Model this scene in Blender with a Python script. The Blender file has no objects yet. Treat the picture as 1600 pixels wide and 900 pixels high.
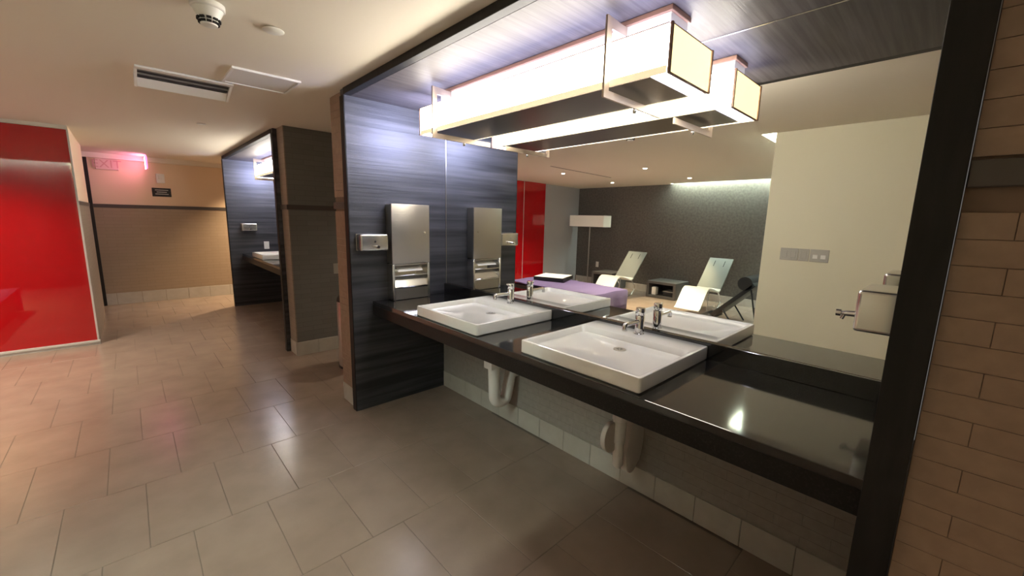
import bpy, bmesh, math, random
from mathutils import Vector, Matrix
random.seed(7)
scene = bpy.context.scene
COL = scene.collection
# ------------------------------------------------------------------ camera
cam_d = bpy.data.cameras.new('camera'); cam = bpy.data.objects.new('camera', cam_d); COL.objects.link(cam)
cam_d.sensor_fit = 'HORIZONTAL'; cam_d.sensor_width = 36.0; cam_d.lens = 637.376 / 1600 * 36
cam_d.clip_start = 0.02
RT = Vector((0.73114318, -0.68186506, 0.02212883)); UP = Vector((0.09715053, 0.1361677, 0.98591081)); FW = Vector((0.67527137, 0.71869214, -0.16580164))
m = Matrix((( RT.x, UP.x, -FW.x), (RT.y, UP.y, -FW.y), (RT.z, UP.z, -FW.z))).to_4x4()
m.translation = (-2.00214, 0.03372, 1.50357)
cam.matrix_world = m
scene.camera = cam
# ------------------------------------------------------------------ world, exposure
w = bpy.data.worlds.new('world'); scene.world = w; w.use_nodes = True
w.node_tree.nodes['Background'].inputs[0].default_value = (0.9, 0.85, 0.8, 1)
w.node_tree.nodes['Background'].inputs[1].default_value = 0.05
vs = scene.view_settings
vs.view_transform = 'Standard'; vs.look = 'None'; vs.gamma = 1.0; vs.use_curve_mapping = False
vs.exposure = 1.62
# light levels of the lamps the place has (each lamp's own builder uses these)
SHADE_FRONT, SHADE_END, UPLIGHT, SLOT_LIGHT = 8.0, .62, 1.95, 12.0
SPOT_W, COVE, EXIT_L = 105.0, 38.0, 5.0

# ------------------------------------------------------------------ dimensions (metres; mirror plane x = 0, +y down the room)
ZC = 2.367                      # ceiling
D, YL, YR, T = 0.834, 3.011, 0.096, 0.067   # alcove depth, inner faces of its two side panels, panel thickness
WX = -0.81                      # tiled wall face beside the alcoves
CF, ZT, ZCB, ZBS, ZS = 0.674, 0.86, 0.754, 0.941, 2.3226
DY2 = 4.868                     # the second alcove is the first one moved along y
YRED, XRED, XBACK = 6.5, -2.37, -6.3
YFAR = 9.14
XCR, YCR = -2.582, 1.30         # cream wall face and its end
def zslope(x):                  # lounge ceiling falls slightly towards its back wall
    return ZC if x > XCR else ZC + (x - XCR) * 0.0207

# ------------------------------------------------------------------ materials
def mat(name, col=(.5, .5, .5), rough=.5, metal=0., spec=.5, coat=0., coat_r=.03, noise=None, bump=None, emit=None, trans=0., streak=None, sheen=0.):
    """noise=(scale xyz, strength, second colour); bump=(scale, strength)"""
    M = bpy.data.materials.new(name); M.use_nodes = True
    nt = M.node_tree; b = nt.nodes['Principled BSDF']
    b.inputs['Base Color'].default_value = (*col, 1); b.inputs['Roughness'].default_value = rough
    b.inputs['Metallic'].default_value = metal; b.inputs['Specular IOR Level'].default_value = spec
    b.inputs['Coat Weight'].default_value = coat; b.inputs['Coat Roughness'].default_value = coat_r
    b.inputs['Transmission Weight'].default_value = trans
    b.inputs['Sheen Weight'].default_value = sheen
    if emit:
        b.inputs['Emission Color'].default_value = (*emit[0], 1); b.inputs['Emission Strength'].default_value = emit[1]
    geo = None
    def coords(scale):
        nonlocal geo
        if geo is None: geo = nt.nodes.new('ShaderNodeNewGeometry')
        mp = nt.nodes.new('ShaderNodeMapping'); mp.inputs['Scale'].default_value = scale
        nt.links.new(geo.outputs['Position'], mp.inputs['Vector']); return mp.outputs[0]
    if noise:
        sc, det, col2, lo, hi = noise
        n = nt.nodes.new('ShaderNodeTexNoise'); n.inputs['Scale'].default_value = 1; n.inputs['Detail'].default_value = det
        nt.links.new(coords(sc), n.inputs['Vector'])
        r = nt.nodes.new('ShaderNodeValToRGB')
        r.color_ramp.elements[0].position = lo; r.color_ramp.elements[0].color = (*col, 1)
        r.color_ramp.elements[1].position = hi; r.color_ramp.elements[1].color = (*col2, 1)
        nt.links.new(n.outputs['Fac'], r.inputs['Fac']); nt.links.new(r.outputs['Color'], b.inputs['Base Color'])
    if bump:
        sc, st = bump
        n = nt.nodes.new('ShaderNodeTexNoise'); n.inputs['Scale'].default_value = 1; n.inputs['Detail'].default_value = 4
        nt.links.new(coords(sc), n.inputs['Vector'])
        bp = nt.nodes.new('ShaderNodeBump'); bp.inputs['Strength'].default_value = st; bp.inputs['Distance'].default_value = .01
        nt.links.new(n.outputs['Fac'], bp.inputs['Height']); nt.links.new(bp.outputs[0], b.inputs['Normal'])
    return M
def brick_mat(name, c1, c2, mortar, axis):
    """small stacked tiles too far away to be built one by one; axis = horizontal world axis of the wall"""
    M = mat(name, c1, .45); nt = M.node_tree; b = nt.nodes['Principled BSDF']
    geo = nt.nodes.new('ShaderNodeNewGeometry'); sx = nt.nodes.new('ShaderNodeSeparateXYZ'); cx = nt.nodes.new('ShaderNodeCombineXYZ')
    nt.links.new(geo.outputs['Position'], sx.inputs[0])
    nt.links.new(sx.outputs['XYZ'.index(axis)], cx.inputs[0]); nt.links.new(sx.outputs[2], cx.inputs[1])
    br = nt.nodes.new('ShaderNodeTexBrick'); br.inputs['Scale'].default_value = 1
    br.inputs['Brick Width'].default_value = .205; br.inputs['Row Height'].default_value = .0515
    br.inputs['Mortar Size'].default_value = .0015; br.inputs['Color1'].default_value = (*c1, 1); br.inputs['Color2'].default_value = (*c2, 1)
    br.inputs['Mortar'].default_value = (*mortar, 1)
    nt.links.new(cx.outputs[0], br.inputs['Vector']); nt.links.new(br.outputs['Color'], b.inputs['Base Color'])
    return M
M = {}
M['ceiling'] = mat('ceiling_paint', (.80, .73, .62), .8)
M['cream'] = mat('cream_paint', (.76, .71, .54), .6)
M['white_paint'] = mat('white_paint', (.75, .73, .68), .6)
M['far_paint'] = mat('far_wall_paint', (.80, .62, .44), .7)
M['grey_wall'] = mat('grey_wall_paint', (.42, .42, .43), .7)
M['side_wall'] = mat('lounge_side_wall_paint', (.22, .21, .20), .7)
M['dark_wall'] = mat('dark_woven_wallcovering', (.088, .080, .073), .75, noise=((3, 25, 25), 6, (.14, .128, .115), .3, .7))
M['wood_h'] = mat('dark_oak_veneer_horizontal', (.010, .0105, .012), .50, spec=.8, coat=0., coat_r=.35, noise=((.9, .9, 24), 8, (.066, .066, .072), .36, .68), bump=((1.2, 1.2, 60), .16))
M['wood_s'] = mat('dark_oak_veneer_soffit', (.06, .053, .058), .5, spec=.3, noise=((2, 50, 2), 7, (.11, .098, .106), .33, .72), bump=((2, 100, 2), .12))
M['wood_edge'] = mat('black_panel_edge', (.007, .007, .0075), .5, spec=.3, noise=((40, 40, 6), 4, (.014, .013, .013), .4, .7))
M['tile'] = mat('taupe_wall_tile', (.27, .18, .128), .42, noise=((30, 30, 30), 5, (.32, .215, .155), .35, .7))
M['tile_grey'] = mat('grey_wall_tile', (.29, .255, .225), .42, noise=((30, 30, 30), 5, (.33, .29, .26), .35, .7))
M['grout'] = mat('tile_grout', (.20, .135, .10), .9)
M['grout_grey'] = mat('grey_tile_grout', (.24, .21, .185), .9)
M['base_tile'] = mat('pale_base_tile', (.46, .42, .37), .4, noise=((9, 9, 9), 4, (.52, .48, .43), .35, .7))
M['rail'] = mat('dark_rail_tile', (.075, .062, .058), .45)
M['brick_x'] = brick_mat('grey_tile_courses', (.17, .16, .145), (.19, .18, .165), (.13, .12, .11), 'X')
M['brick_far'] = brick_mat('taupe_tile_courses', (.34, .255, .18), (.36, .27, .195), (.26, .195, .14), 'X')
M['brick_y'] = brick_mat('taupe_tile_courses_side', (.29, .23, .18), (.31, .25, .195), (.21, .17, .13), 'Y')
M['floor_tile'] = mat('porcelain_floor_tile', (.265, .197, .154), .20, spec=.6, noise=((5, 5, 5), 8, (.315, .238, .188), .3, .7), bump=((60, 60, 60), .04))
M['floor_grout'] = mat('floor_grout', (.15, .115, .09), .9)
M['granite'] = mat('black_granite', (.010, .010, .010), .09, spec=.8, coat=.28, coat_r=.05, noise=((140, 140, 140), 3, (.026, .025, .024), .5, .8))
M['granite'].node_tree.nodes['Principled BSDF'].inputs['Coat IOR'].default_value = 1.7
M['wood_h'].node_tree.nodes['Principled BSDF'].inputs['Specular Tint'].default_value = (.85, .88, 1, 1)  # bluish cast of the lamp glow put into the veneer sheen
M['granite_edge'] = mat('honed_granite_edge', (.013, .012, .0115), .35, spec=.22, noise=((140, 140, 140), 3, (.03, .028, .027), .5, .8))
M['ceramic'] = mat('white_ceramic', (.80, .78, .75), .09, spec=.5, coat=.4)
M['steel'] = mat('brushed_steel', (.54, .51, .47), .33, metal=1., bump=((3, 3, 160), .05))
M['steel_pale'] = mat('satin_steel', (.74, .73, .70), .24, metal=1.)
M['chrome'] = mat('chrome', (.82, .82, .83), .05, metal=1.)
M['mirror'] = mat('mirror_silver', (.93, .94, .92), .0, metal=1.)
M['pvc'] = mat('white_pvc', (.84, .80, .77), .38)
M['black'] = mat('black_plastic', (.012, .012, .013), .4)
M['dark_hole'] = mat('dark_recess', (.004, .004, .004), .8)
M['red_glass'] = mat('red_back_painted_glass', (.46, .004, .008), .04, spec=.5, coat=1.0, coat_r=.01)
M['pale_metal'] = mat('pale_base_metal', (.62, .60, .58), .4)
M['lamp_metal'] = mat('beige_lamp_metal', (.46, .37, .29), .38, metal=.3)
M['lamp_edge'] = mat('brown_lamp_edging', (.30, .17, .12), .5)
M['lamp_rim'] = mat('parchment_rim', (.70, .60, .45), .6, emit=((1., .80, .50), .28))
M['lamp_pan'] = mat('bronze_lamp_pan', (.10, .085, .075), .34, metal=.7)
M['shade'] = mat('lit_shade', (.9, .88, .8), .6, emit=((1., .92, .78), SHADE_FRONT))
M['shade_end'] = mat('lit_shade_end', (.9, .86, .7), .6, emit=((1., .80, .36), SHADE_END))
M['uplight'] = mat('fluorescent_tube', (.9, .9, .9), .6, emit=((.60, .62, 1.), UPLIGHT))
M['slot_light'] = mat('lit_opal_strip', (.9, .9, .9), .5, emit=((.86, .89, 1.), SLOT_LIGHT))
M['end_cool_added'] = mat('added_glow_opal_end', (.9, .9, .9), .5, emit=((.68, .70, 1.), 22.))  # unseen far end; cool glow added to light the side panel blue
M['cove'] = mat('cove_led', (.9, .9, .9), .5, emit=((.80, 1., .92), COVE))
M['spot_lens'] = mat('downlight_lens', (.9, .9, .9), .5, emit=((1., .86, .66), 14))
M['spot_trim'] = mat('downlight_trim', (.8, .76, .7), .5)
M['exit_glow'] = mat('exit_sign_glow', (.9, .3, .6), .5, emit=((1., .30, .55), EXIT_L))
M['exit_edge'] = mat('exit_sign_edge', (.9, .3, .6), .5, emit=((1., .12, .62), 1.0))
M['exit_pale'] = mat('pale_pink_acrylic', (.74, .55, .50), .35)
M['exit_letter'] = mat('reflected_red_letters', (.62, .36, .33), .5)
M['sign_black'] = mat('black_sign', (.012, .011, .011), .4)
M['sign_text'] = mat('grey_sign_print', (.45, .44, .42), .5)
M['white_plastic'] = mat('white_plastic', (.82, .80, .76), .4)
M['grey_plate'] = mat('grey_switch_plate', (.46, .43, .38), .4, metal=.2)
M['paper'] = mat('paper_towel', (.82, .80, .75), .8)
M['purple'] = mat('purple_blanket', (.085, .06, .165), .85, sheen=.1, bump=((14, 14, 14), .5))
M['lounger'] = mat('white_lounger_shell', (.72, .71, .66), .38)
M['lounger_back_shaded'] = mat('grey_shaded_lounger_back', (.20, .21, .195), .45)  # backrest darkened in colour to stand in for its shade
M['cube'] = mat('grey_laminate', (.085, .08, .078), .5)
M['lamp_shade_fl'] = mat('linen_lampshade', (.80, .76, .66), .8, emit=((1., .92, .78), .03))
M['bag'] = mat('bin_steel', (.60, .57, .54), .3, metal=.8)

# ------------------------------------------------------------------ mesh helpers (all take world coordinates)
def box(bm, x0, x1, y0, y1, z0, z1):
    x0, x1 = sorted((x0, x1)); y0, y1 = sorted((y0, y1)); z0, z1 = sorted((z0, z1))
    v = [bm.verts.new(p) for p in ((x0,y0,z0),(x1,y0,z0),(x1,y1,z0),(x0,y1,z0),(x0,y0,z1),(x1,y0,z1),(x1,y1,z1),(x0,y1,z1))]
    for f in ((3,2,1,0),(4,5,6,7),(0,1,5,4),(1,2,6,5),(2,3,7,6),(3,0,4,7)): bm.faces.new([v[i] for i in f])
    return bm
def hexa(bm, p):                # eight corners, bottom ring then top ring
    v = [bm.verts.new(q) for q in p]
    for f in ((3,2,1,0),(4,5,6,7),(0,1,5,4),(1,2,6,5),(2,3,7,6),(3,0,4,7)): bm.faces.new([v[i] for i in f])
    return bm
def B(*a): return box(bmesh.new(), *a)
def bev(bm, w=.004, seg=2):
    bmesh.ops.bevel(bm, geom=list(bm.edges), offset=w, segments=seg, profile=.6, affect='EDGES'); return bm
def frame_of(d):
    d = Vector(d).normalized(); a = Vector((0,0,1)) if abs(d.z) < .9 else Vector((1,0,0))
    u = d.cross(a).normalized(); return u, d.cross(u).normalized()
def tube(bm, path, r, seg=14, cap=True, sq=1.0):
    """round tube along a path; r may be a list"""
    pts = [Vector(p) for p in path]; rs = r if isinstance(r, (list, tuple)) else [r] * len(pts)
    rings = []; u = None
    for i, p in enumerate(pts):
        d = (pts[min(i+1, len(pts)-1)] - pts[max(i-1, 0)]).normalized()
        if u is None: u, _ = frame_of(d)
        u = (u - d * u.dot(d)).normalized(); v = d.cross(u)
        rings.append([bm.verts.new(p + (u * math.cos(a) + v * math.sin(a) * sq) * rs[i]) for a in [2*math.pi*k/seg for k in range(seg)]])
    for a, b in zip(rings, rings[1:]):
        for k in range(seg): bm.faces.new((a[k], a[(k+1) % seg], b[(k+1) % seg], b[k]))
    if cap: bm.faces.new(rings[0][::-1]); bm.faces.new(rings[-1])
    return bm
def lathe(bm, prof, c, seg=28, flip=False):
    """prof = [(radius, z)] around a vertical axis through c"""
    rings = []
    for r, z in prof:
        rings.append([bm.verts.new((c[0]+max(r, 1e-4)*math.cos(2*math.pi*k/seg), c[1]+max(r, 1e-4)*math.sin(2*math.pi*k/seg), c[2]+z)) for k in range(seg)])
    for a, b in zip(rings, rings[1:]):
        for k in range(seg): bm.faces.new((a[k], a[(k+1) % seg], b[(k+1) % seg], b[k]))
    bm.faces.new(rings[0][::-1]); bm.faces.new(rings[-1]); return bm
def bend(p, n=6):
    """round off the corners of a polyline"""
    P = [Vector(q) for q in p]; out = [P[0]]
    for a, b, c in zip(P, P[1:], P[2:]):
        l = min((b-a).length, (c-b).length) * .48; s = b + (a-b).normalized()*l; e = b + (c-b).normalized()*l
        for k in range(n+1):
            t = k/n; out.append(s*(1-t)**2 + b*2*t*(1-t) + e*t*t)
    out.append(P[-1]); return out
def prism(bm, prof, axis, a0, a1):
    """closed outline in the plane normal to axis, extruded from a0 to a1"""
    def pt(p, a): return {'x': (a, p[0], p[1]), 'y': (p[0], a, p[1]), 'z': (p[0], p[1], a)}[axis]
    A = [bm.verts.new(pt(p, a0)) for p in prof]; C = [bm.verts.new(pt(p, a1)) for p in prof]; n = len(prof)
    for k in range(n): bm.faces.new((A[k], A[(k+1) % n], C[(k+1) % n], C[k]))
    bm.faces.new(A[::-1]); bm.faces.new(C); return bm

ORIG = {}
def obj(name, bm, material, parent=None, smooth=False, base=None):
    bmesh.ops.recalc_face_normals(bm, faces=bm.faces)
    o0 = ORIG[parent.name] if parent is not None else (Vector(base) if base else Vector((0,0,0)))
    bm.transform(Matrix.Translation(-o0))
    me = bpy.data.meshes.new(name); bm.to_mesh(me); bm.free()
    me.materials.append(M[material] if isinstance(material, str) else material)
    if smooth:
        for p in me.polygons: p.use_smooth = True
        me.set_sharp_from_angle(angle=math.radians(40))
    o = bpy.data.objects.new(name, me); COL.objects.link(o)
    if parent is not None: o.parent = parent
    else: o.location = o0
    ORIG[o.name] = o0
    return o
def part_from(me, name, parent, loc):
    """a part that shares the mesh of its fellows"""
    o = bpy.data.objects.new(name, me); COL.objects.link(o); o.parent = parent
    o.location = Vector(loc) - ORIG[parent.name]; ORIG[o.name] = Vector(loc); return o
def tag(o, label, cat, group=None):
    o['label'] = label; o['category'] = cat
    if group: o['group'] = group
    return o
def thing(name, label, cat, loc, group=None):
    o = bpy.data.objects.new(name, None); COL.objects.link(o); o.location = loc; o.empty_display_size = .1
    ORIG[o.name] = Vector(loc); return tag(o, label, cat, group)
def struct(name, bm, material, base=None):
    o = obj(name, bm, material, base=base); o['kind'] = 'structure'; return o
def dup(root, delta, label, group=None):
    r = root.copy(); COL.objects.link(r); r.location = root.location + Vector(delta); r['label'] = label
    ORIG[r.name] = r.location.copy()
    if group: r['group'] = group
    for ch in list(root.children):
        c = ch.copy(); COL.objects.link(c); c.parent = r; ORIG[c.name] = ORIG[r.name]
        for g in list(ch.children):
            d = g.copy(); COL.objects.link(d); d.parent = c
    return r
_mesh = {}
def boxmesh(key, sx, sy, sz, material, w=.0015):
    if key not in _mesh:
        bm = bev(B(-sx/2, sx/2, -sy/2, sy/2, -sz/2, sz/2), w, 1)
        bmesh.ops.recalc_face_normals(bm, faces=bm.faces)
        me = bpy.data.meshes.new(key); bm.to_mesh(me); bm.free(); me.materials.append(M[material]); _mesh[key] = me
    return _mesh[key]

# ================================================================== THE SETTING
# floor: grout bed with porcelain tiles 0.31 x 0.605 in running bond
floor = struct('floor', B(-6.5, 2.0, -1.7, 9.4, -.08, -.002), 'floor_grout')
def floor_ok(x, y):
    if x < XCR + .02 and y < YCR + .02: return False
    if y > YRED - .02 and x < XRED: return False
    if x > WX and (y < .03 or 3.07 < y < 3.33): return False
    if x > -.02 and (y < 3.3 or y > 4.68): return False
    return True
y0 = 4.135 - .605 * 10; nrow = 0; spill = bmesh.new(); count = 0
tiles = []
for j in range(-10, 9):
    yc = 4.135 + .605 * j + .3025; off = 0. if (j % 2) else .155      # row just below y=4.135 has seams at -1.755+.31n
    for i in range(-16, 8):
        xc = -1.755 + off + .31 * i + .155
        if -6.5 < xc < 1.6 and -1.8 < yc < 9.3 and (floor_ok(xc-.12, yc-.25) or floor_ok(xc+.12, yc+.25) or floor_ok(xc+.12, yc-.25) or floor_ok(xc-.12, yc+.25)):
            tiles.append((math.hypot(xc+2, yc), xc, yc))
tiles.sort()
fm = boxmesh('floor_tile', .3074, .6024, .02, 'floor_tile', .0012)
for k, (dd, xc, yc) in enumerate(tiles):
    if k < 300: part_from(fm, 'floor_tile', floor, (xc, yc, -.01))
    else: box(spill, xc-.1534, xc+.1534, yc-.3009, yc+.3009, -.02, 0)
if len(spill.verts):
    s = obj('far_floor_tiles', spill, 'floor_tile', floor); s['kind'] = 'stuff'
# ceiling: flat over the washroom, slightly falling over the lounge, with two cove slots
bm = bmesh.new()
box(bm, XCR, 2.0, -1.7, 9.4, ZC, ZC+.12)
box(bm, -3.6, XCR, YRED, 9.4, ZC, ZC+.12)
def slab(x0, x1, ya, yb):
    hexa(bm, [(x0,ya,zslope(x0)),(x1,ya,zslope(x1)),(x1,yb,zslope(x1)),(x0,yb,zslope(x0)),(x0,ya,ZC+.12),(x1,ya,ZC+.12),(x1,yb,ZC+.12),(x0,yb,ZC+.12)])
slab(-6.16, XCR, 1.43, YRED); slab(XBACK, -6.16, 4.1, YRED)
box(bm, -6.4, XCR, YCR-.1, 1.43, ZC+.14, ZC+.2); box(bm, -6.4, -6.16, YCR, 4.1, ZC+.14, ZC+.2)
box(bm, -6.16, XCR, 1.43, 1.46, ZC+.1, ZC+.2); box(bm, -6.16, -6.13, 1.43, 4.1, ZC+.1, ZC+.2); box(bm, -6.4, -6.16, 4.1, 4.13, ZC+.1, ZC+.2)
box(bm, XCR-.02, XCR+.04, YCR-.1, 1.46, ZC+.1, ZC+.2)
struct('ceiling', bm, 'ceiling')
# walls out of the picture or seen in the mirror
struct('wall_cream', B(XCR-.12, XCR, -1.7, YCR, 0, ZC+.02), 'cream')
struct('wall_lounge_side', B(XBACK-.1, XCR-.12, YCR-.12, YCR, 0, ZC+.2), 'side_wall')
struct('wall_dark', B(XBACK-.12, XBACK, YCR-.12, YRED+.12, 0, ZC+.2), 'dark_wall')
struct('wall_grey', B(XBACK, -5.06, YRED, YRED+.12, 0, ZC), 'grey_wall')
struct('wall_behind', B(XCR-.12, WX, -1.7, -1.58, 0, ZC), 'cream')
# red glass block
rw = struct('wall_red', B(-5.06, XRED, YRED+.012, 8.3, 0, ZC), 'white_paint')
for a, b in ((-3.37, XRED+.004), (-4.37, -3.374), (-5.06, -4.374)):
    obj('glass_panel', bev(B(a, b, YRED, YRED+.012, .052, ZC-.042), .002, 1), 'red_glass', rw)
obj('top_trim', B(-5.06, XRED+.006, YRED-.004, YRED+.012, ZC-.04, ZC), 'white_paint', rw)
obj('seam_strip', B(-4.376, -4.368, YRED-.004, YRED+.01, .055, ZC-.045), 'pale_metal', rw)
obj('corner_strip', B(XRED-.002, XRED+.012, YRED-.006, YRED+.05, .052, ZC-.042), 'pale_metal', rw)
obj('side_tiling', B(XRED, XRED+.012, YRED+.05, 8.3, 0, 1.555), 'brick_y', rw)
obj('side_paint', B(XRED, XRED+.008, YRED+.05, 8.3, 1.6, ZC), 'far_paint', rw)
obj('rail', B(XRED, XRED+.016, YRED+.05, 8.3, 1.555, 1.6), 'rail', rw)
bm = B(-5.06, XRED+.02, YRED-.02, YRED+.012, 0, .03); box(bm, -5.06, XRED+.02, YRED-.03, YRED+.012, .03, .05)
struct('baseboard_red', bm, 'pale_metal')
# far wall
fw_ = struct('wall_far', B(-3.6, 1.6, YFAR, YFAR+.12, 0, ZC), 'far_paint')
obj('lower_tiling', B(-3.6, 1.6, YFAR-.012, YFAR, .19, 1.545), 'brick_far', fw_)
obj('rail', bev(B(-3.6, 1.6, YFAR-.02, YFAR, 1.545, 1.60), .002, 1), 'rail', fw_)
struct('trim_1', B(-3.6, 1.6, YFAR-.05, YFAR, ZC-.075, ZC), 'ceiling')
tag(obj('door_jamb', bev(B(-2.445, -2.352, YFAR-.06, YFAR-.021, 0, ZC-.076), .003, 1), 'black'), 'tall black jamb strip on the far wall beside the red block', 'door jamb')
bb = struct('baseboard_far', B(-3.6, 1.6, YFAR-.012, YFAR, 0, .188), 'grout')
me = boxmesh('base_tile_x', .302, .012, .186, 'base_tile')
for k in range(14): part_from(me, 'base_tile', bb, (-3.3 + .3055*k, YFAR-.016, .093))
# tiled wall: right of the alcove, between alcove 1 and the passage, the pillar
def tiled_wall(name, y0, y1, joint, key='tile', zr=(1.552, 1.602), x=WX):
    """wall face at x, looking towards -x, clad with 0.0515 x 0.205 tiles"""
    wl = struct(name, B(x+.006, x+.12, y0, y1, 0, ZC), 'grout')
    z = .146; row = 0
    while z < ZC - .01:
        h = min(.0515, ZC - z)
        if not (z + h > zr[0] + .004 and z < zr[1] - .004):
            top = min(z + h, zr[0]) if z < zr[0] else z + h
            bot = max(z, zr[1]) if z + h > zr[1] and z < zr[1] + .004 else z
            y = joint + (.1025 if row % 2 else 0) - .205 * 20
            while y < y1:
                a, b = max(y, y0), min(y + .205, y1)
                if b - a > .006 and top - bot > .006:
                    part_from(boxmesh('%s_%d_%d' % (key, round((b-a)*2000), round((top-bot)*2000)), .008, b-a-.001, top-bot-.001, key, .0005), 'wall_tile', wl, (x+.003, (a+b)/2, (top+bot)/2))
                y += .205
        z += .0515; row += 1
    obj('rail', bev(B(x-.012, x+.006, y0, y1, zr[0], zr[1]), .002, 1), 'rail', wl)
    y = y0
    while y < y1 - .005:
        b = min(y + .2155, y1)
        part_from(boxmesh('base_%d' % round((b-y)*2000), .01, b-y-.002, .142, 'base_tile', .0012), 'base_tile', wl, (x+.001, (y+b)/2, .0715)); y = b
    return wl
tiled_wall('wall_right', -.80, YR-T, -.045, zr=(1.583, 1.634))
struct('wall_right_end', B(WX, WX+.12, -1.7, -.80, 0, ZC), 'tile')
tiled_wall('wall_strip', YL+T, YL+.31, YL+.16)
struct('wall_strip_side', B(WX+.12, 2.0, YL+.12, YL+.31, 0, ZC), 'tile_grey')
pl = struct('wall_pillar', B(-.778, 2.0, 4.685, 4.895, 0, ZC), 'grout')
obj('grey_tiling', B(-.780, 2.0, 4.677, 4.685, .15, 1.552), 'brick_x', pl); obj('grey_tiling', B(-.780, 2.0, 4.677, 4.685, 1.602, ZC), 'brick_x', pl)
obj('end_tiling', B(-.79, -.778, 4.677, YR+DY2-T, .15, ZC), 'brick_y', pl)
obj('rail', B(-.795, 2.0, 4.665, 4.68, 1.552, 1.602), 'rail', pl); obj('rail', B(-.802, -.785, 4.665, YR+DY2-T, 1.552, 1.602), 'rail', pl)
bp = struct('baseboard_pillar', B(-.782, 2.0, 4.68, 4.70, 0, .148), 'grout')
for k in range(10): part_from(boxmesh('base_tile_p', .2135, .012, .147, 'base_tile'), 'base_tile', bp, (-.789 + .2155*(k+.5), 4.672, .0735))
part_from(boxmesh('base_tile_q', .012, .21, .147, 'base_tile'), 'base_tile', bp, (-.789, 4.79, .0735))
struct('wall_passage_end', B(2.0, 2.1, YL, 4.9, 0, ZC), 'tile_grey')
struct('wall_passage_far', B(.9, 1.0, 7.9, YFAR, 0, ZC), 'far_paint')
bq = struct('baseboard_dark', B(XBACK, XBACK+.012, YCR, YRED, 0, .14), 'grout')
for k in range(24): part_from(boxmesh('base_tile_d', .012, .2135, .139, 'base_tile'), 'base_tile', bq, (XBACK+.016, YCR + .2155*(k+.5), .0695))

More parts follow.
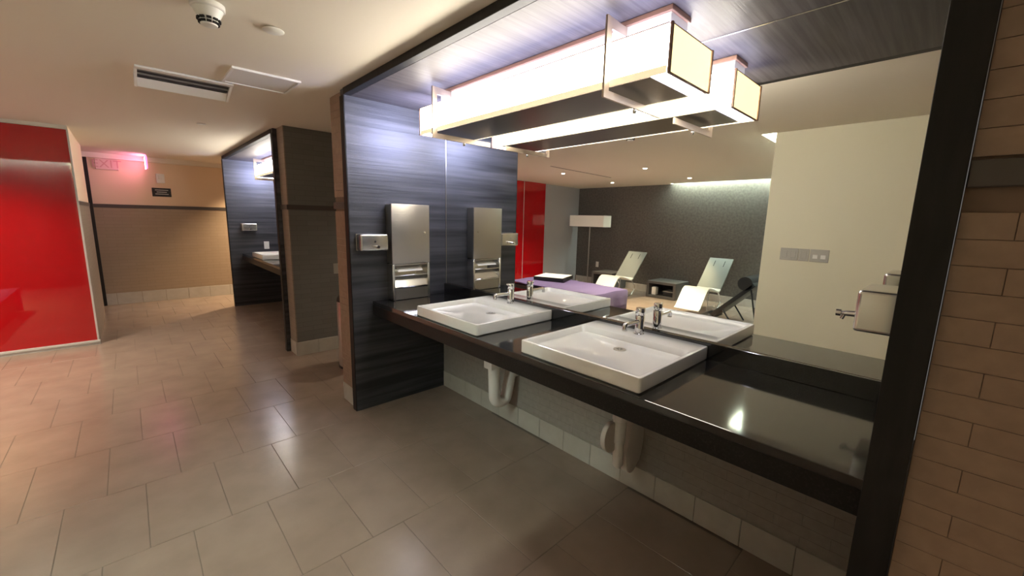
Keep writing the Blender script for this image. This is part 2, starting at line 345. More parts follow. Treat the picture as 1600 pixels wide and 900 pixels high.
# ================================================================== ALCOVES
def alcove(dy, first):
    yl, yr = YL + dy, YR + dy
    pos = 'the near vanity' if first else 'the far vanity by the pillar'
    # lining of the alcove
    for yy, side in ((yl, 'left'), (yr-T+.002, 'right')):
        t = struct('wall_alcove_' + side, bev(B(-D+.006, -.0005, yy, yy+T-.002, 0, ZC-.001), .002, 1), 'wood_h')
        t['label'] = 'full-height dark oak side panel of %s' % pos
        obj('edge_strip', bev(B(-D, -D+.0055, yy-.0003, yy+T-.0017, .001, ZS-.001), .001, 1), 'wood_edge', t)
    t = thing('alcove_header', 'dark oak soffit and black front edge over ' + pos, 'soffit', (-.41, (yl+yr)/2, ZS), 'alcove soffits')
    obj('soffit', B(-D+.05, .0, yr+.001, yl-.001, ZS, ZS+.03), 'wood_s', t)
    obj('header', bev(B(-D-.0005, -D+.049, yr+.0005, yl-.0005, ZS, ZC-.001), .002, 1), 'wood_edge', t)
    # wall behind, lower part clad in tile
    wl = struct('wall_vanity', B(.013, .14, yr-T, yl+T, 0, ZC), 'grout')
    if first:
        obj('wall_backing', B(-.022, .012, yr+.001, yl-.001, 0, ZCB), 'grout_grey', wl)
        z = .145; row = 0
        while z < ZCB - .01:
            h = min(.0515, ZCB - z); y = yr + .002 - (.1025 if row % 2 else 0)
            while y < yl - .01:
                a, b = max(y, yr+.002), min(y+.205, yl-.002)
                if b - a > .006: part_from(boxmesh('tg_%d_%d' % (round((b-a)*2000), round(h*2000)), .008, b-a-.0008, h-.0008, 'tile_grey', .0004), 'wall_tile', wl, (-.026, (a+b)/2, z+h/2))
                y += .205
            z += .0515; row += 1
        y = yl - .002; first_t = True
        edges = [2.836+dy, 2.683+dy]; 
        ys = [yl-.002, 2.905+dy] + [2.68+dy-.2155*k for k in range(13)]
        ys = [v for v in ys if v > yr+.02] + [yr+.002]
        for b, a in zip(ys, ys[1:]):
            part_from(boxmesh('bt_%d' % round((b-a)*2000), .012, b-a-.003, .142, 'base_tile', .0012), 'base_tile', wl, (-.028, (a+b)/2, .0712))
    else:
        obj('wall_backing', B(-.03, .012, yr+.001, yl-.001, 0, ZCB), 'tile_grey', wl)
    # mirror
    mr = thing('wall_mirror', 'large frameless mirror above ' + ('the near double vanity' if first else 'the far vanity counter'), 'mirror', (0, (yl+yr)/2, ZBS), 'vanity mirrors')
    obj('glass', B(0, .012, yr+.002, yl-.0048, ZBS+.001, ZS-.004), 'mirror', mr)
    obj('edge_channel', B(-.002, .012, yl-.0045, yl-.0015, ZBS+.001, ZS-.001), 'steel', mr)
    obj('edge_channel', B(-.004, .012, yr+.002, yl-.006, ZS-.0035, ZS-.0005), 'steel_pale', mr)
    # counter
    c = thing('vanity_counter', 'polished black granite counter with deep apron ' + ('under the large near mirror' if first else 'of the far vanity'), 'counter', (-.35, (yl+yr)/2, ZCB), 'vanity counters')
    obj('countertop', bev(B(-CF, -.001, yr+.001, yl-.001, ZT-.03, ZT), .002, 2), 'granite', c)
    obj('apron', B(-CF+.0005, -CF+.03, yr+.001, yl-.001, ZCB, ZT-.031), 'granite_edge', c)
    obj('backsplash', bev(B(-.021, -.001, yr+.001, yl-.001, ZT+.0005, ZBS), .0015, 1), 'granite', c)
    # light
    lamp = thing('vanity_light', 'long lit box lamp hanging under the soffit ' + ('of the near vanity' if first else 'of the far vanity'), 'light', (-.33, 1.7+dy, ZS), 'vanity lights')
    x0, x1, ya, yb, za, zb = -.50, -.135, .825+dy, 2.57+dy, 2.05, 2.215
    can = obj('canopy', bev(B(-.415, -.255, ya+.045, yb-.10, ZS-.022, ZS-.001), .002, 1), 'lamp_edge', lamp)
    obj('canopy_tray', B(-.405, -.265, ya+.055, yb-.11, ZS-.06, ZS-.0225), 'white_plastic', can)
    rim = .026
    for xx in (x0, x1-.008):
        f = obj('shade_panel', B(xx, xx+.008, ya+.009, yb-.009, za+rim, zb), 'shade', lamp)
        obj('lower_rim', B(xx+.0005, xx+.0075, ya+.009, yb-.009, za, za+rim-.0005), 'lamp_rim', f)
        obj('edging', B(xx-.0015, xx+.0095, ya+.009, yb-.009, zb+.0005, zb+.004), 'lamp_edge', f)
        for yy in (ya, yb):
            obj('corner_edging', B(xx-.0015, xx+.0095, yy-.0055 if yy == ya else yy-.0035, yy+.0035 if yy == ya else yy+.0055, za-.002, zb+.004), 'lamp_edge', f)
    for yy in (ya, yb-.008):
        f = obj('end_panel', B(x0+.012, x1-.012, yy, yy+.008, za+.004, zb), 'shade_end' if yy == ya else 'end_cool_added', lamp)
        obj('edging', B(x0+.01, x1-.01, yy-.001, yy+.009, zb+.0005, zb+.004), 'lamp_edge', f)
        obj('edging', B(x0+.01, x1-.01, yy-.001, yy+.009, za-.002, za+.0035), 'lamp_edge', f)
    obj('bottom_pan', B(x0+.02, x1-.012, ya+.08, yb-.08, za+.002, za+.012), 'lamp_pan', lamp)
    for a, b in ((ya+.012, ya+.078), (yb-.078, yb-.012)): obj('opal_strip', B(x0+.02, x1-.012, a, b, za+.006, za+.012), 'slot_light', lamp)
    obj('top_diffuser', B(x0+.012, x1-.012, ya+.012, yb-.012, zb-.012, zb-.006), 'uplight', lamp)
    for yy in (1.075+dy, 2.345+dy):
        prof = [(-.545, 2.0), (-.075, 2.0), (-.075, 2.03), (-.512, 2.03), (-.512, 2.262), (-.36, 2.262), (-.36, 2.298), (-.45, 2.298), (-.49, 2.302), (-.545, 2.305)]
        k = obj('bracket', prism(bmesh.new(), prof, 'y', yy-.005, yy+.005), 'lamp_metal', lamp)
        obj('knob', lathe(bmesh.new(), [(.006, -.02), (.009, -.014), (.009, -.004), (.005, 0)], (-.30, yy, 2.0), 12), 'steel_pale', k, True)
        for xx in (-.29,): obj('hanger', tube(bmesh.new(), [(xx, yy, 2.19), (xx, yy, ZS-.02)], .005, 8), 'lamp_metal', k)
alcove(0, True)

def make_sink(ya, yb, label, group):
    s = thing('washbasin', label, 'sink', (-.33, (ya+yb)/2, ZT), group)
    x0, x1, z0, z1 = -.652, -.024, ZT+.0008, .927
    xm0, xm1 = x0+.022, x1-.155; ym0, ym1 = ya+.02, yb-.02; cy = (ya+yb)/2
    bm = bmesh.new()
    def ring(xa, xb, y_a, y_b, z, r, n=4):
        out = []
        for cx, cyy, a0 in ((xb-r, y_b-r, 0), (xa+r, y_b-r, 90), (xa+r, y_a+r, 180), (xb-r, y_a+r, 270)):
            for k in range(n+1):
                a = math.radians(a0 + 90*k/n); out.append(bm.verts.new((cx+r*math.cos(a), cyy+r*math.sin(a), z)))
        return out
    rings = [ring(x0+.006, x1-.006, ya+.006, yb-.006, z0, .01), ring(x0, x1, ya, yb, z0+.006, .012), ring(x0, x1, ya, yb, z1-.005, .012), ring(x0+.0015, x1-.0015, ya+.0015, yb-.0015, z1-.0015, .0115), ring(x0+.005, x1-.005, ya+.005, yb-.005, z1, .011),
             ring(xm0-.004, xm1+.004, ym0-.004, ym1+.004, z1, .02), ring(xm0, xm1, ym0, ym1, z1-.003, .02), ring(xm0+.012, xm1-.012, ym0+.012, ym1-.012, z1-.03, .03), ring(xm0+.05, xm1-.04, ym0+.05, ym1-.05, z1-.04, .05), ring(-.31, -.25, cy-.03, cy+.03, z1-.046, .0298)]
    n = len(rings[0])
    for a, b in zip(rings, rings[1:]):
        for k in range(n): bm.faces.new((a[k], a[(k+1) % n], b[(k+1) % n], b[k]))
    bm.faces.new(rings[0][::-1]); bm.faces.new(rings[-1])
    obj('basin', bm, 'ceramic', s, True)
    d = obj('drain', lathe(bmesh.new(), [(.031, 0), (.031, .002), (.027, .0035), (.02, .0022), (.002, .002)], (-.28, cy, z1-.0455), 24), 'steel', s, True)
    for k in range(6):
        a = k*math.pi/3; obj('drain_hole', lathe(bmesh.new(), [(.0035, 0), (.0035, .0006)], (-.28+.012*math.cos(a), cy+.012*math.sin(a), z1-.0432), 8), 'dark_hole', d)
    return s
def make_faucet(y, label):
    t = thing('faucet', label, 'faucet', (-.095, y, .928), 'chrome basin faucets')
    obj('body', lathe(bmesh.new(), [(.027, .0003), (.027, .004), (.0235, .006), (.0235, .098), (.022, .1)], (-.095, y, .927), 24), 'chrome', t, True)
    h = obj('lever_cap', lathe(bmesh.new(), [(.022, .102), (.0235, .104), (.0235, .136), (.0215, .139)], (-.095, y, .927), 24), 'chrome', t, True)
    obj('lever_pin', tube(bmesh.new(), [(-.10, y, 1.052), (-.135, y, 1.064)], .0045, 10), 'chrome', h, True)
    sp = obj('spout', tube(bmesh.new(), bend([(-.10, y, .996), (-.215, y, .998), (-.238, y, .998), (-.24, y, .975)], 4), .0115, 14), 'chrome', t, True)
    obj('aerator', lathe(bmesh.new(), [(.011, -.006), (.0125, -.005), (.0125, .0)], (-.24, y, .975), 14), 'steel', sp, True)
    return t
make_sink(.757, 1.401, 'white rectangular basin nearest the bare end of the near counter', 'white vanity basins')
make_sink(1.747, 2.391, 'white rectangular basin near the steel paper towel dispenser', 'white vanity basins')
f1 = make_faucet(1.085, 'chrome faucet on the basin nearest the bare counter end')
dup(f1, (0, .99, 0), 'chrome faucet on the basin near the towel dispenser')

# drain traps under the counter
def trap(y, label):
    t = thing('drain_trap', label, 'drain pipe', (-.23, y, .2), 'white drain traps')
    obj('tailpiece', tube(bmesh.new(), [(-.245, y, ZT-.035), (-.245, y, .50)], .021, 16), 'pvc', t, True)
    obj('slip_nut', lathe(bmesh.new(), [(.036, 0), (.040, .006), (.040, .045), (.030, .056)], (-.245, y, .50), 8), 'pvc', t, True)
    return t
t = trap(2.07, 'white wrapped drain trap hanging under the basin near the towel dispenser')
obj('trap_bend', tube(bmesh.new(), bend([(-.245, 2.07, .52), (-.232, 2.07, .235), (-.13, 2.07, .215), (-.085, 2.07, .42), (-.018, 2.07, .43)], 7), .041, 18), 'pvc', t, True)
obj('wall_flange', tube(bmesh.new(), [(-.05, 2.07, .43), (-.024, 2.07, .43)], .052, 20), 'pvc', t, True)
obj('cover_flap', bev(B(-.30, -.19, 2.03, 2.115, .49, .565), .012, 2), 'pvc', t, True)
t = trap(1.07, 'white drain trap with two rounded covers under the basin nearest the bare counter end')
obj('vertical_pipe', tube(bmesh.new(), [(-.245, 1.07, .52), (-.245, 1.07, .38)], .034, 18), 'pvc', t, True)
obj('lower_pipe', tube(bmesh.new(), [(-.245, 1.07, .385), (-.24, 1.07, .25), (-.238, 1.07, .235)], [.027, .027, .018], 18), 'pvc', t, True)
def oval(cx, cz, rx, rz, ang, ya, yb, n=28):
    ca, sa = math.cos(ang), math.sin(ang)
    return prism(bmesh.new(), [(cx + rx*math.cos(a)*ca - rz*math.sin(a)*sa, cz + rx*math.cos(a)*sa + rz*math.sin(a)*ca) for a in [2*math.pi*k/n for k in range(n)]], 'y', ya, yb)
obj('trap_cover', bev(oval(-.115, .315, .085, .155, -.12, 1.045, 1.095), .012, 2), 'pvc', t, True)
obj('trap_cover', bev(oval(-.295, .415, .07, .085, .3, 1.075, 1.105), .008, 2), 'pvc', t, True)
obj('wall_pipe', tube(bmesh.new(), [(-.09, 1.07, .43), (-.018, 1.07, .43)], .03, 16), 'pvc', t, True)
sv = thing('stop_valve', 'small dark shut-off valve on the wall under the bare counter end', 'valve', (-.03, .80, .47))
obj('stem', tube(bmesh.new(), [(-.018, .80, .47), (-.075, .80, .47)], .011, 10), 'steel', sv, True)
obj('handle', tube(bmesh.new(), [(-.075, .80, .47), (-.095, .80, .47)], .024, 12, sq=.6), 'black', sv, True)

# dispensers
def soap(yface, sgn, x0, x1, z0, z1, dep, label, group='liquid soap dispensers'):
    """box on a side panel; sgn = direction it sticks out along y"""
    t = thing('soap_dispenser', label, 'soap dispenser', ((x0+x1)/2, yface, z0), group)
    e = yface + sgn*.0008
    obj('tank', bev(B(x0, x1, e, e + sgn*dep, z0, z1), .012, 3), 'steel_pale', t, True)
    obj('back_plate', bev(B(x0-.002, x1+.002, e, e+sgn*.008, z0-.002, z1+.002), .003, 1), 'steel', t, True)
    xm = (x0+x1)/2; yf = e + sgn*dep
    v = obj('valve', tube(bmesh.new(), [(xm, yf-sgn*.004, z0+.034), (xm, yf+sgn*.03, z0+.032), (xm, yf+sgn*.045, z0+.031)], [.010, .009, .006], 14), 'chrome', t, True)
    obj('push_button', tube(bmesh.new(), [(xm, yf+sgn*.045, z0+.031), (xm, yf+sgn*.058, z0+.031)], .011, 14), 'chrome', v, True)
    obj('nozzle', tube(bmesh.new(), [(xm, yf+sgn*.036, z0+.03), (xm, yf+sgn*.042, z0+.012)], .005, 10), 'chrome', v, True)
    obj('sight_glass', tube(bmesh.new(), [(xm, yf-sgn*.002, z0+.068), (xm, yf+sgn*.002, z0+.068)], .009, 16), 'chrome', t, True)
    return t
soap(YL, -1, -.785, -.572, 1.252, 1.374, .085, 'steel soap dispenser on the dark panel beside the towel dispenser')
soap(YR, 1, -.45, -.22, 1.198, 1.322, .104, 'steel soap dispenser at the right edge of the near mirror, seen side-on')
t = thing('towel_dispenser', 'tall brushed steel paper towel dispenser on the dark panel', 'towel dispenser', (-.39, YL, .87))
x0, x1, yb_, yf = -.552, -.225, YL-.0008, YL-.10
obj('cabinet_door', bev(B(x0, x1, yf, yf+.02, 1.145, 1.600), .004, 2), 'steel', t, True)
obj('cabinet', B(x0+.004, x1-.004, yf+.0205, yb_, 1.15, 1.596), 'steel', t)
obj('lock', tube(bmesh.new(), [(-.27, yf+.002, 1.385), (-.27, yf-.004, 1.385)], .007, 12), 'chrome', t, True)
for a in (x0, x1-.02): obj('side_post', bev(B(a, a+.02, yf, yb_, ZT+.004, 1.143), .003, 1), 'steel_pale', t, True)
obj('back_plate', B(x0+.021, x1-.021, yb_-.006, yb_, ZT+.004, 1.143), 'chrome', t)
obj('towel_slot_lip', bev(B(x0+.021, x1-.021, yf+.004, yf+.07, 1.128, 1.142), .004, 2), 'steel', t, True)
pr = [(YL-.02, 1.125), (YL-.075, 1.10), (YL-.09, 1.085), (YL-.088, 1.082), (YL-.07, 1.095), (YL-.02, 1.12)]
obj('paper_sheet', prism(bmesh.new(), pr, 'x', -.50, -.285), 'paper', t, True)
obj('shelf', bev(B(x0+.021, x1-.021, yf+.002, yb_-.007, 1.046, 1.056), .002, 1), 'steel_pale', t, True)
obj('waste_flap', hexa(bmesh.new(), [(x0+.021, yf+.004, .965), (x1-.021, yf+.004, .965), (x1-.021, yf+.012, .965), (x0+.021, yf+.012, .965), (x0+.021, yf+.05, 1.045), (x1-.021, yf+.05, 1.045), (x1-.021, yf+.058, 1.045), (x0+.021, yf+.058, 1.045)]), 'steel_pale', t)
obj('waste_lip', bev(B(x0+.021, x1-.021, yf, yf+.02, .95, .964), .003, 1), 'chrome', t, True)
obj('waste_door', B(x0+.021, x1-.021, yf+.003, yf+.012, ZT+.004, .949), 'steel', t)

# second alcove and what shows of it
alcove(DY2, False)
make_sink(1.747+DY2, 2.391+DY2, 'white rectangular basin on the far vanity counter', 'white vanity basins')
soap(YL+DY2, -1, -.66, -.45, 1.225, 1.345, .085, 'white-lit soap dispenser on the dark panel of the far vanity')
def plate(name, label, cat, c, nrm, wid, hgt, mname='white_plastic', inserts=(), group=None, imat='white_plastic'):
    """wall plate; nrm one of +x -x -y; inserts = [(offset along wall, dz, w, h)]"""
    t = thing(name, label, cat, c, group)
    def bx(o, z, w_, h_, d0, d1):
        if nrm == '-y': return B(c[0]+o-w_/2, c[0]+o+w_/2, c[1]-d1, c[1]-d0, c[2]+z-h_/2, c[2]+z+h_/2)
        s_ = 1 if nrm == '+x' else -1
        return B(c[0]+s_*d0, c[0]+s_*d1, c[1]+o-w_/2, c[1]+o+w_/2, c[2]+z-h_/2, c[2]+z+h_/2)
    obj('plate', bev(bx(0, 0, wid, hgt, .0005, .006), .002, 1), mname, t)
    for o, z, w_, h_ in inserts: obj('insert', bev(bx(o, z, w_, h_, .006, .010), .0015, 1), imat, t)
    return t
plate('wall_outlet', 'white outlet plate on the dark panel above the far counter', 'outlet', (-.316, YL+DY2, .985), '-y', .076, .125, inserts=((0, .03, .034, .03), (0, -.03, .034, .03)))
plate('wall_outlet', 'grey outlet plate on the grey tiled pillar beside the steel bin', 'outlet', (-.335, 4.677, .92), '-y', .07, .115, 'grey_plate', inserts=((0, .028, .034, .028), (0, -.028, .034, .028)), imat='grey_plate')
# cream wall switches (seen in the mirror)
plate('switch_plate', 'wide grey switch plate with two grey rockers on the cream wall, nearest its free edge', 'switch', (XCR, 1.07, 1.237), '+x', .145, .114, 'grey_plate', ((-.035, 0, .04, .066), (.035, 0, .04, .066)), 'switches on the cream wall', 'grey_plate')
plate('switch_plate', 'narrow grey single switch plate between the two wide ones', 'switch', (XCR, .953, 1.237), '+x', .082, .114, 'grey_plate', ((0, 0, .04, .066),), 'switches on the cream wall', 'grey_plate')
plate('switch_plate', 'wide grey switch plate with two white toggles on the cream wall', 'switch', (XCR, .835, 1.237), '+x', .142, .114, 'grey_plate', ((-.03, -.01, .038, .036), (.03, -.01, .038, .036)), 'switches on the cream wall')

# ================================================================== CEILING FITTINGS
t = thing('smoke_detector', 'white cone smoke detector with dark vents on the ceiling', 'smoke detector', (-1.665, 2.30, ZC))
obj('base', lathe(bmesh.new(), [(.058, -.022), (.062, -.018), (.062, -.0005)], (-1.665, 2.30, ZC), 32), 'white_plastic', t, True)
h = obj('head', lathe(bmesh.new(), [(.02, -.085), (.030, -.083), (.034, -.066), (.050, -.034), (.055, -.0225)], (-1.665, 2.30, ZC), 32), 'white_plastic', t, True)
for ring_r, zz in ((.0335, -.074), (.039, -.062)):
    for k in range(10):
        a = 2*math.pi*k/10 + .2; c = (-1.665+ring_r*math.cos(a), 2.30+ring_r*math.sin(a), ZC+zz)
        bm = B(-.004, .004, -.0085, .0085, -.004, .004); bm.transform(Matrix.Translation(c) @ Matrix.Rotation(a, 4, 'Z')); obj('vent', bm, 'dark_hole', h)
tag(obj('sprinkler_cover', lathe(bmesh.new(), [(.040, -.012), (.046, -.009), (.046, -.007), (.036, -.0005)], (-1.405, 2.36, ZC), 32), 'white_plastic', None, True), 'round white cover disc on the ceiling near the smoke detector', 'ceiling cover')
tag(obj('sprinkler_cover', lathe(bmesh.new(), [(.030, -.008), (.036, -.006), (.036, -.0005)], (-1.37, 5.23, ZC), 24), 'white_plastic', None, True), 'small round ceiling disc beyond the air vent', 'ceiling cover')
t = thing('access_panel', 'square white access panel on the ceiling beside the air vent', 'ceiling panel', (-1.265, 3.26, ZC))
obj('door', bev(B(-1.44, -1.09, 3.10, 3.43, ZC-.008, ZC-.0005), .002, 1), 'white_paint', t)
for a in ((-1.455, -1.441, 3.085, 3.445), (-1.089, -1.075, 3.085, 3.445), (-1.44, -1.09, 3.085, 3.099), (-1.44, -1.09, 3.431, 3.445)): obj('frame', B(*a, ZC-.013, ZC-.0005), 'white_plastic', t)
t = thing('air_vent', 'white rectangular ceiling air vent with dark slots', 'air vent', (-1.63, 3.80, ZC))
vx0, vx1, vy0, vy1 = -1.88, -1.38, 3.49, 3.76
obj('frame', bev(B(vx0, vx1, vy0, vy0+.055, ZC-.014, ZC-.0005), .003, 1), 'white_plastic', t)
for a in (vx0, vx1-.014):
    obj('side_cheek', prism(bmesh.new(), [(vy0+.0555, ZC-.0005), (vy0+.0555, ZC-.014), (vy1-.02, ZC-.074), (vy1, ZC-.070), (vy1, ZC-.0005)], 'x', a, a+.014), 'white_plastic', t)
obj('duct', B(vx0+.0145, vx1-.0145, vy0+.056, vy1-.002, ZC-.004, ZC-.0005), 'dark_hole', t)
for k in range(4):
    y = vy0+.066+.026*k
    obj('slat', hexa(bmesh.new(), [(vx0+.015, y, ZC-.016-.005*k), (vx1-.015, y, ZC-.016-.005*k), (vx1-.015, y+.004, ZC-.016-.005*k), (vx0+.015, y+.004, ZC-.016-.005*k), (vx0+.015, y+.012, ZC-.0045), (vx1-.015, y+.012, ZC-.0045), (vx1-.015, y+.016, ZC-.0045), (vx0+.015, y+.016, ZC-.0045)]), 'rail' if k % 2 else 'grey_plate', t)  # alternate slats coloured dark to stand in for the shaded gaps
obj('deflector', prism(bmesh.new(), [(vy1-.085, ZC-.030), (vy1-.022, ZC-.072), (vy1-.004, ZC-.066), (vy1-.004, ZC-.0045), (vy1-.02, ZC-.0045)], 'x', vx0+.015, vx1-.015), 'white_plastic', t)

def downlight(x, y, label, power=SPOT_W, col=(1., .85, .66), size=2.0, group='recessed downlights'):
    z = zslope(x)
    t = thing('downlight', label, 'downlight', (x, y, z), group)
    bm = bmesh.new(); n = 24
    prof = [(.030, -.001), (.045, -.003), (.052, -.003), (.054, -.0004)]
    rings = [[bm.verts.new((x+r*math.cos(2*math.pi*k/n), y+r*math.sin(2*math.pi*k/n), z+q)) for k in range(n)] for r, q in prof]
    for a, b in zip(rings, rings[1:]):
        for k in range(n): bm.faces.new((a[k], a[(k+1) % n], b[(k+1) % n], b[k]))
    obj('trim_ring', bm, 'spot_trim', t, True)
    obj('lens', lathe(bmesh.new(), [(.0295, -.004), (.0295, -.0006)], (x, y, z), 20), 'spot_lens', t)
    ld = bpy.data.lights.new('downlight_beam', 'SPOT'); ld.energy = power; ld.color = col; ld.spot_size = size; ld.spot_blend = .9; ld.shadow_soft_size = .03
    lo = bpy.data.objects.new('downlight_beam', ld); COL.objects.link(lo); lo.parent = t; lo.location = (0, 0, -.012)
    return t
downlight(-3.85, 4.98, 'lit recessed downlight over the purple bed, nearer the red glass')
downlight(-5.5, 5.03, 'lit recessed downlight over the corner with the floor lamp', 60, (1., .84, .52), 1.0)
downlight(-4.02, 3.46, 'lit recessed downlight over the lounge, nearer the cream wall', 230, (1., .86, .56), 1.45)
downlight(-5.48, 3.40, 'lit recessed downlight over the lounger beside the open cube', 70, (1., .86, .50), .8)
downlight(-2.0, -.45, 'added unseen downlight over the aisle just behind the viewer', 5)  # added out of view to brighten the basins and cream wall
downlight(-1.9, -1.15, 'added unseen downlight over the aisle end behind the viewer', 5)  # second unseen lamp, added as fill for the aisle
downlight(-3.0, 5.7, 'lit recessed downlight in front of the red glass near its corner', 55)
downlight(-.1, 8.55, 'lit recessed downlight in the side passage past the far vanity', 150, (1., .74, .45))
downlight(.6, 3.98, 'lit recessed downlight in the passage behind the steel bin', 25)
def cove(name, label, bm, group='cove lights'):
    o = obj(name, bm, 'cove'); tag(o, label, 'cove light', group)
cove('cove_light', 'bright cool cove strip in the ceiling slot at the edge of the cream wall', B(-6.1, XCR-.045, YCR+.02, YCR+.075, ZC+.10, ZC+.125))
cove('cove_light', 'cool green-white cove strip in the ceiling slot along the dark wall', B(-6.27, -6.20, YCR+.2, 4.05, ZC+.10, ZC+.125))
tag(obj('slot_diffuser', hexa(bmesh.new(), [(-4.75, 4.56, zslope(-4.75)-.004), (-3.05, 4.56, zslope(-3.05)-.004), (-3.05, 4.58, zslope(-3.05)-.004), (-4.75, 4.58, zslope(-4.75)-.004), (-4.75, 4.56, zslope(-4.75)-.0003), (-3.05, 4.56, zslope(-3.05)-.0003), (-3.05, 4.58, zslope(-3.05)-.0003), (-4.75, 4.58, zslope(-4.75)-.0003)]), 'rail'), 'narrow dark slot diffuser line in the lounge ceiling', 'air vent')

# ================================================================== FAR WALL FITTINGS
t = thing('exit_sign', 'glowing pink exit sign seen edge-on hanging from the ceiling', 'exit sign', (-1.68, 8.86, ZC))
obj('housing', B(-1.690, -1.676, 8.70, 9.02, 2.16, 2.345), 'exit_pale', t)
obj('lit_face', B(-1.700, -1.6905, 8.705, 9.015, 2.165, 2.34), 'exit_glow', t)
obj('stem', B(-1.69, -1.676, 8.84, 8.88, 2.345, ZC-.0005), 'white_plastic', t)
obj('lit_edge', B(-1.698, -1.678, 8.692, 8.6995, 2.16, 2.345), 'exit_edge', t)
def text_mesh(body, size, x, y, z, depth, material, parent, name='lettering'):
    cu = bpy.data.curves.new('text', 'FONT'); cu.body = body; cu.size = size; cu.extrude = depth; cu.align_x = 'CENTER'; cu.align_y = 'CENTER'
    to = bpy.data.objects.new('text', cu); COL.objects.link(to)
    bpy.context.view_layer.update()
    me = bpy.data.meshes.new_from_object(to.evaluated_get(bpy.context.evaluated_depsgraph_get()))
    bpy.data.objects.remove(to); bpy.data.curves.remove(cu)
    bm = bmesh.new(); bm.from_mesh(me); bpy.data.meshes.remove(me)
    bm.transform(Matrix.Translation((x, y, z)) @ Matrix.Rotation(math.pi/2, 4, 'X'))
    return obj(name, bm, material, parent)
t = thing('exit_sign', 'pale plate standing in for the exit sign reflection on the far wall beside the black jamb', 'exit sign', (-2.14, YFAR, 2.12))  # plate and letters built as the reflection of the hanging sign
obj('plate', bev(B(-2.27, -2.01, YFAR-.02, YFAR-.0005, 2.125, 2.288), .004, 1), 'exit_pale', t)
text_mesh('EXIT', .165, -2.14, YFAR-.0215, 2.207, .001, 'exit_letter', t)
t = thing('wall_notice', 'small black notice with three lines of print on the far wall', 'sign', (-1.523, YFAR, 1.75))
obj('board', bev(B(-1.645, -1.402, YFAR-.012, YFAR-.0005, 1.748, 1.888), .002, 1), 'sign_black', t)
for k, wd in enumerate((.085, .065, .085)): obj('print_line', B(-1.523-wd, -1.523+wd, YFAR-.0135, YFAR-.0122, 1.848-.032*k, 1.860-.032*k), 'sign_text', t)
t = thing('fire_strobe', 'small white fire strobe above the black notice', 'alarm', (-1.52, YFAR, 1.97))
obj('housing', bev(B(-1.575, -1.468, YFAR-.03, YFAR-.0005, 1.968, 2.118), .008, 2), 'white_plastic', t, True)
obj('lens', bev(B(-1.55, -1.493, YFAR-.05, YFAR-.0305, 2.03, 2.09), .008, 2), 'white_plastic', t, True)

# steel bin in the passage
t = thing('steel_bin', 'steel cylindrical bin with black domed lid behind the tiled wall end', 'bin', (-.40, 4.03, 0))
obj('drum', lathe(bmesh.new(), [(.172, .001), (.175, .02), (.175, .66), (.17, .672)], (-.40, 4.03, 0), 40), 'bag', t, True)
obj('foot_ring', lathe(bmesh.new(), [(.182, .0005), (.182, .016), (.176, .02)], (-.40, 4.03, 0), 40), 'black', t, True)
obj('lid', lathe(bmesh.new(), [(.176, .673), (.17, .70), (.14, .75), (.08, .785), (.002, .795)], (-.40, 4.03, 0), 40), 'black', t, True)

# ================================================================== LOUNGE (seen in the mirror)
def lounger(y0, y1, xf, label):
    """wave-shaped shell; xf = world x of the foot end, back rising towards -x"""
    t = thing('lounger', label, 'lounger', (xf-.65, (y0+y1)/2, 0), 'white loungers by the dark wall')
    key = [(0, .10), (.06, .135), (.16, .26), (.28, .40), (.35, .432), (.45, .425), (.60, .385), (.74, .345), (.80, .342), (.86, .375)]
    def shell(pts, th=.022):
        n = len(pts); up = []; dn = []
        for i, (u, z) in enumerate(pts):
            a = pts[max(i-1, 0)]; b = pts[min(i+1, n-1)]; d = Vector((b[0]-a[0], b[1]-a[1])).normalized(); nn = Vector((-d.y, d.x))
            up.append((xf-(u+nn.x*th/2), z+nn.y*th/2)); dn.append((xf-(u-nn.x*th/2), z-nn.y*th/2))
        return up + dn[::-1]
    # seat as strips so the outline stays clean
    def strips(pts):
        bm = bmesh.new(); o = shell(pts); n = len(pts); rows = []
        for i in range(n):
            a, b = o[i], o[2*n-1-i]
            rows.append([bm.verts.new((a[0], y0, a[1])), bm.verts.new((a[0], y1, a[1])), bm.verts.new((b[0], y1, b[1])), bm.verts.new((b[0], y0, b[1]))])
        for p, q in zip(rows, rows[1:]):
            for k in range(4): bm.faces.new((p[k], p[(k+1) % 4], q[(k+1) % 4], q[k]))
        bm.faces.new(rows[0][::-1]); bm.faces.new(rows[-1]); return bm
    obj('seat', strips(key), 'lounger', t, True)
    back = obj('backrest', strips([(.862, .38), (1.0, .52), (1.2, .735), (1.33, .875)]), 'lounger_back_shaded', t, True)
    for yy in (y0+.12, y1-.12):
        d = Vector((-(1.29-1.20), 0, .832-.735)).normalized(); nrm = Vector((d.z, 0, -d.x)) * .0125
        p = Vector((xf-1.20, yy, .735)) + nrm; q = Vector((xf-1.285, yy, .827)) + nrm
        obj('strap_slot', tube(bmesh.new(), [p, q], .005, 6), 'dark_hole', back)
    for yy in (y0+.03, y1-.03):
        obj('rear_leg', tube(bmesh.new(), bend([(xf-.83, yy, .335), (xf-1.02, yy, .17), (xf-.86, yy, .012), (xf-.55, yy, .012)], 5), .011, 10), 'chrome', t, True)
        obj('front_leg', tube(bmesh.new(), bend([(xf-.42, yy, .41), (xf-.40, yy, .03), (xf-.55, yy, .012)], 5), .011, 10), 'chrome', t, True)
    return t
lounger(2.66, 3.07, -4.6, 'white wave lounger with two headrest slots between the open cube and the cream wall')
lounger(4.36, 4.78, -4.6, 'white wave lounger behind the purple bed')
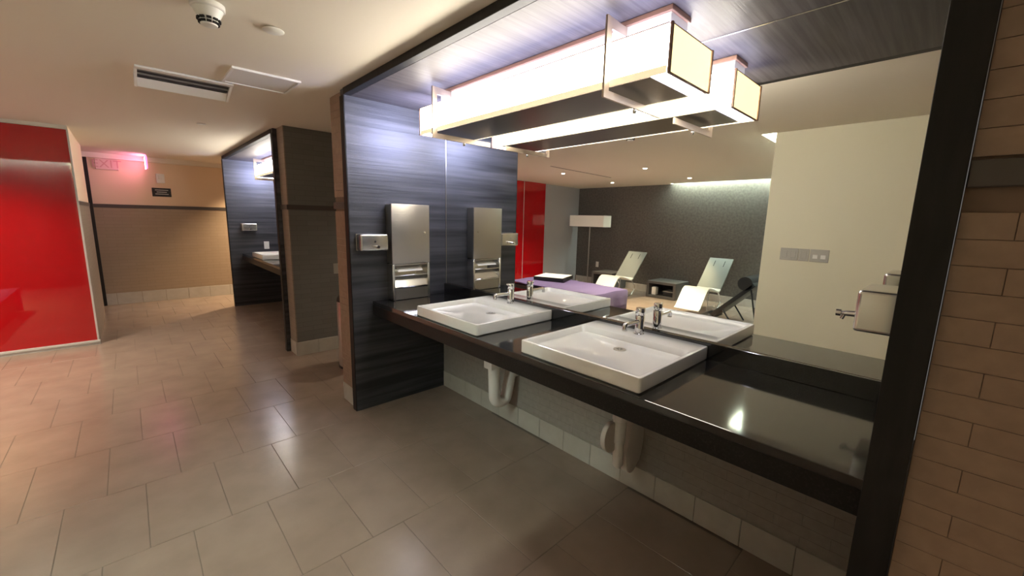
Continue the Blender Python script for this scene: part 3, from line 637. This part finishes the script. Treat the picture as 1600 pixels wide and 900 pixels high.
def cube_table(y0, y1, label, x0=-6.27, x1=-5.69, h=.335):
    t = thing('cube_table', label, 'side table', ((x0+x1)/2, (y0+y1)/2, 0), 'open cube tables'); w_ = .05
    obj('top', bev(B(x0, x1, y0, y1, h-w_, h), .003, 1), 'cube', t); obj('bottom', bev(B(x0, x1, y0, y1, .001, w_), .003, 1), 'cube', t)
    for a in (y0, y1-w_): obj('side', B(x0, x1-.001, a, a+w_, w_+.0005, h-w_-.0005), 'cube', t)
    obj('back', B(x0, x0+.02, y0+w_, y1-w_, w_+.0005, h-w_-.0005), 'cube', t); return t
cube_table(3.57, 4.18, 'grey open cube table between the two white loungers')
cube_table(5.02, 5.56, 'dark open cube table in the corner behind the far lounger', h=.375)
t = thing('tissue_carton', 'small white carton inside the open cube table', 'carton', (-5.79, 4.06, .051))
obj('carton_body', bev(B(-5.84, -5.74, 4.0, 4.09, .0515, .205), .006, 2), 'white_plastic', t, True); obj('carton_top', bev(B(-5.825, -5.755, 4.015, 4.075, .206, .212), .002, 1), 'paper', t)
t = thing('tray', 'small dark shelf tray inside the open cube table', 'tray', (-5.95, 3.78, .051))
obj('tray_base', bev(B(-6.1, -5.8, 3.66, 3.88, .0515, .13), .008, 2), 'black', t); obj('tray_rim', bev(B(-6.1, -5.8, 3.66, 3.88, .1305, .145), .004, 1), 'grey_plate', t)
plate('wall_outlet', 'white outlet on the dark wall between floor lamp and far lounger', 'outlet', (XBACK, 5.85, .47), '+x', .08, .13, inserts=((0, .03, .036, .03), (0, -.03, .036, .03)))
# floor lamp
t = thing('floor_lamp', 'floor lamp with long rectangular linen shade on a thin steel pole', 'floor lamp', (-5.95, 5.87, 0))
obj('base', lathe(bmesh.new(), [(.15, .001), (.15, .014), (.14, .018), (.012, .022)], (-5.95, 5.87, 0), 32), 'steel', t, True)
obj('pole', tube(bmesh.new(), [(-5.95, 5.87, .02), (-5.95, 5.87, 1.6)], .014, 12), 'steel', t, True)
la, lb = 5.40, 6.36
bm = bmesh.new()
for a in ((-6.10, -6.09, la, lb), (-5.81, -5.80, la, lb), (-6.09, -5.81, la, la+.01), (-6.09, -5.81, lb-.01, lb)): box(bm, *a, 1.375, 1.632)
s_ = obj('shade', bm, 'lamp_shade_fl', t)
for z in (1.368, 1.6325):
    bm = bmesh.new()
    for a in ((-6.103, -6.088, la-.003, lb+.003), (-5.812, -5.797, la-.003, lb+.003), (-6.088, -5.812, la-.003, la+.012), (-6.088, -5.812, lb-.012, lb+.003)): box(bm, *a, z, z+.0065)
    obj('shade_trim', bm, 'black', s_)
obj('spider', B(-6.088, -5.812, 5.865, 5.875, 1.60, 1.606), 'steel', s_)
# purple bed
t = thing('day_bed', 'low day bed under a purple blanket near the red glass', 'bed', (-3.75, 4.75, 0))
obj('base', bev(B(-4.22, -3.28, 3.80, 5.72, .06, .30), .01, 2), 'black', t)
for xx in (-4.15, -3.35):
    for yy in (3.88, 5.64): obj('leg', tube(bmesh.new(), [(xx, yy, 0), (xx, yy, .06)], .025, 10), 'black', t)
bm = bmesh.new()
nx, ny = 20, 34; X0, X1, Y0, Y1 = -4.24, -3.24, 3.77, 5.74
# blanket: top sheet plus hanging sides on the front and lounge side
gx = [X0-.012]*4 + [X0 + (X1-X0)*k/nx for k in range(nx+1)]
gz = [.012, .11, .21, .31]
gy = [Y0-.012]*4 + [Y0 + (Y1-Y0)*k/ny for k in range(ny+1)]
V = []
for j, yy in enumerate(gy):
    row = []
    for i, xx in enumerate(gx):
        z = .345 + .006*math.sin(xx*9+yy*3) + .004*math.sin(yy*13)
        if i < 4: z = min(z, gz[i])
        if j < 4: z = min(z, gz[j])
        dx = dy_ = 0
        if i < 4: dx = -.012*math.sin(yy*14)*(1-gz[i]/.35)
        if j < 4: dy_ = -.014*math.sin(xx*15)*(1-gz[j]/.35)
        row.append(bm.verts.new((xx+dx, yy+dy_, z)))
    V.append(row)
for j in range(len(gy)-1):
    for i in range(len(gx)-1): bm.faces.new((V[j][i], V[j][i+1], V[j+1][i+1], V[j+1][i]))
bl = obj('blanket', bm, 'purple', t, True); md = bl.modifiers.new('thick', 'SOLIDIFY'); md.thickness = .012; md.offset = 1
t = thing('serving_tray', 'square black-edged tray with pale top lying on the purple bed', 'tray', (-4.0, 5.25, .365))
bm = bev(B(-.29, .29, -.30, .30, 0, .065), .003, 1); bm.transform(Matrix.Translation((-4.0, 5.24, .372)) @ Matrix.Rotation(-.35, 4, 'Z')); obj('tray_body', bm, 'black', t)
bm = B(-.275, .275, -.285, .285, .0655, .069); bm.transform(Matrix.Translation((-4.0, 5.24, .372)) @ Matrix.Rotation(-.35, 4, 'Z')); obj('tray_top', bm, 'white_plastic', t)
# black recliner half hidden by the cream wall
t = thing('recliner', 'black reclining chair with round head pillow half hidden behind the cream wall edge', 'chair', (-4.7, 2.3, 0))
def slabline(a, b, wid, th, base):
    """slab from a to b (y, z) across x"""
    d = Vector((b[0]-a[0], b[1]-a[1])).normalized(); n = Vector((-d.y, d.x)) * th/2
    return prism(bmesh.new(), [(a[0]+n.x, a[1]+n.y), (b[0]+n.x, b[1]+n.y), (b[0]-n.x, b[1]-n.y), (a[0]-n.x, a[1]-n.y)], 'x', base, base+wid)
obj('backrest', bev(slabline((2.40, .12), (1.86, .66), .56, .06, -5.0), .008, 2), 'black', t, True)
obj('seat', bev(slabline((2.43, .06), (2.62, .05), .56, .05, -5.0), .008, 2), 'black', t, True)
obj('head_pillow', tube(bmesh.new(), [(-5.0, 1.98, .66), (-4.44, 1.98, .66)], .10, 22), 'black', t, True)
for xx in (-4.97, -4.47):
    obj('leg', tube(bmesh.new(), [(xx, 2.26, .24), (xx, 2.10, .012)], .012, 8), 'black', t, True); obj('leg', tube(bmesh.new(), [(xx, 1.9, .58), (xx, 1.78, .012)], .012, 8), 'black', t, True)
    obj('leg', tube(bmesh.new(), [(xx, 2.58, .045), (xx, 2.60, .012)], .012, 8), 'black', t, True)
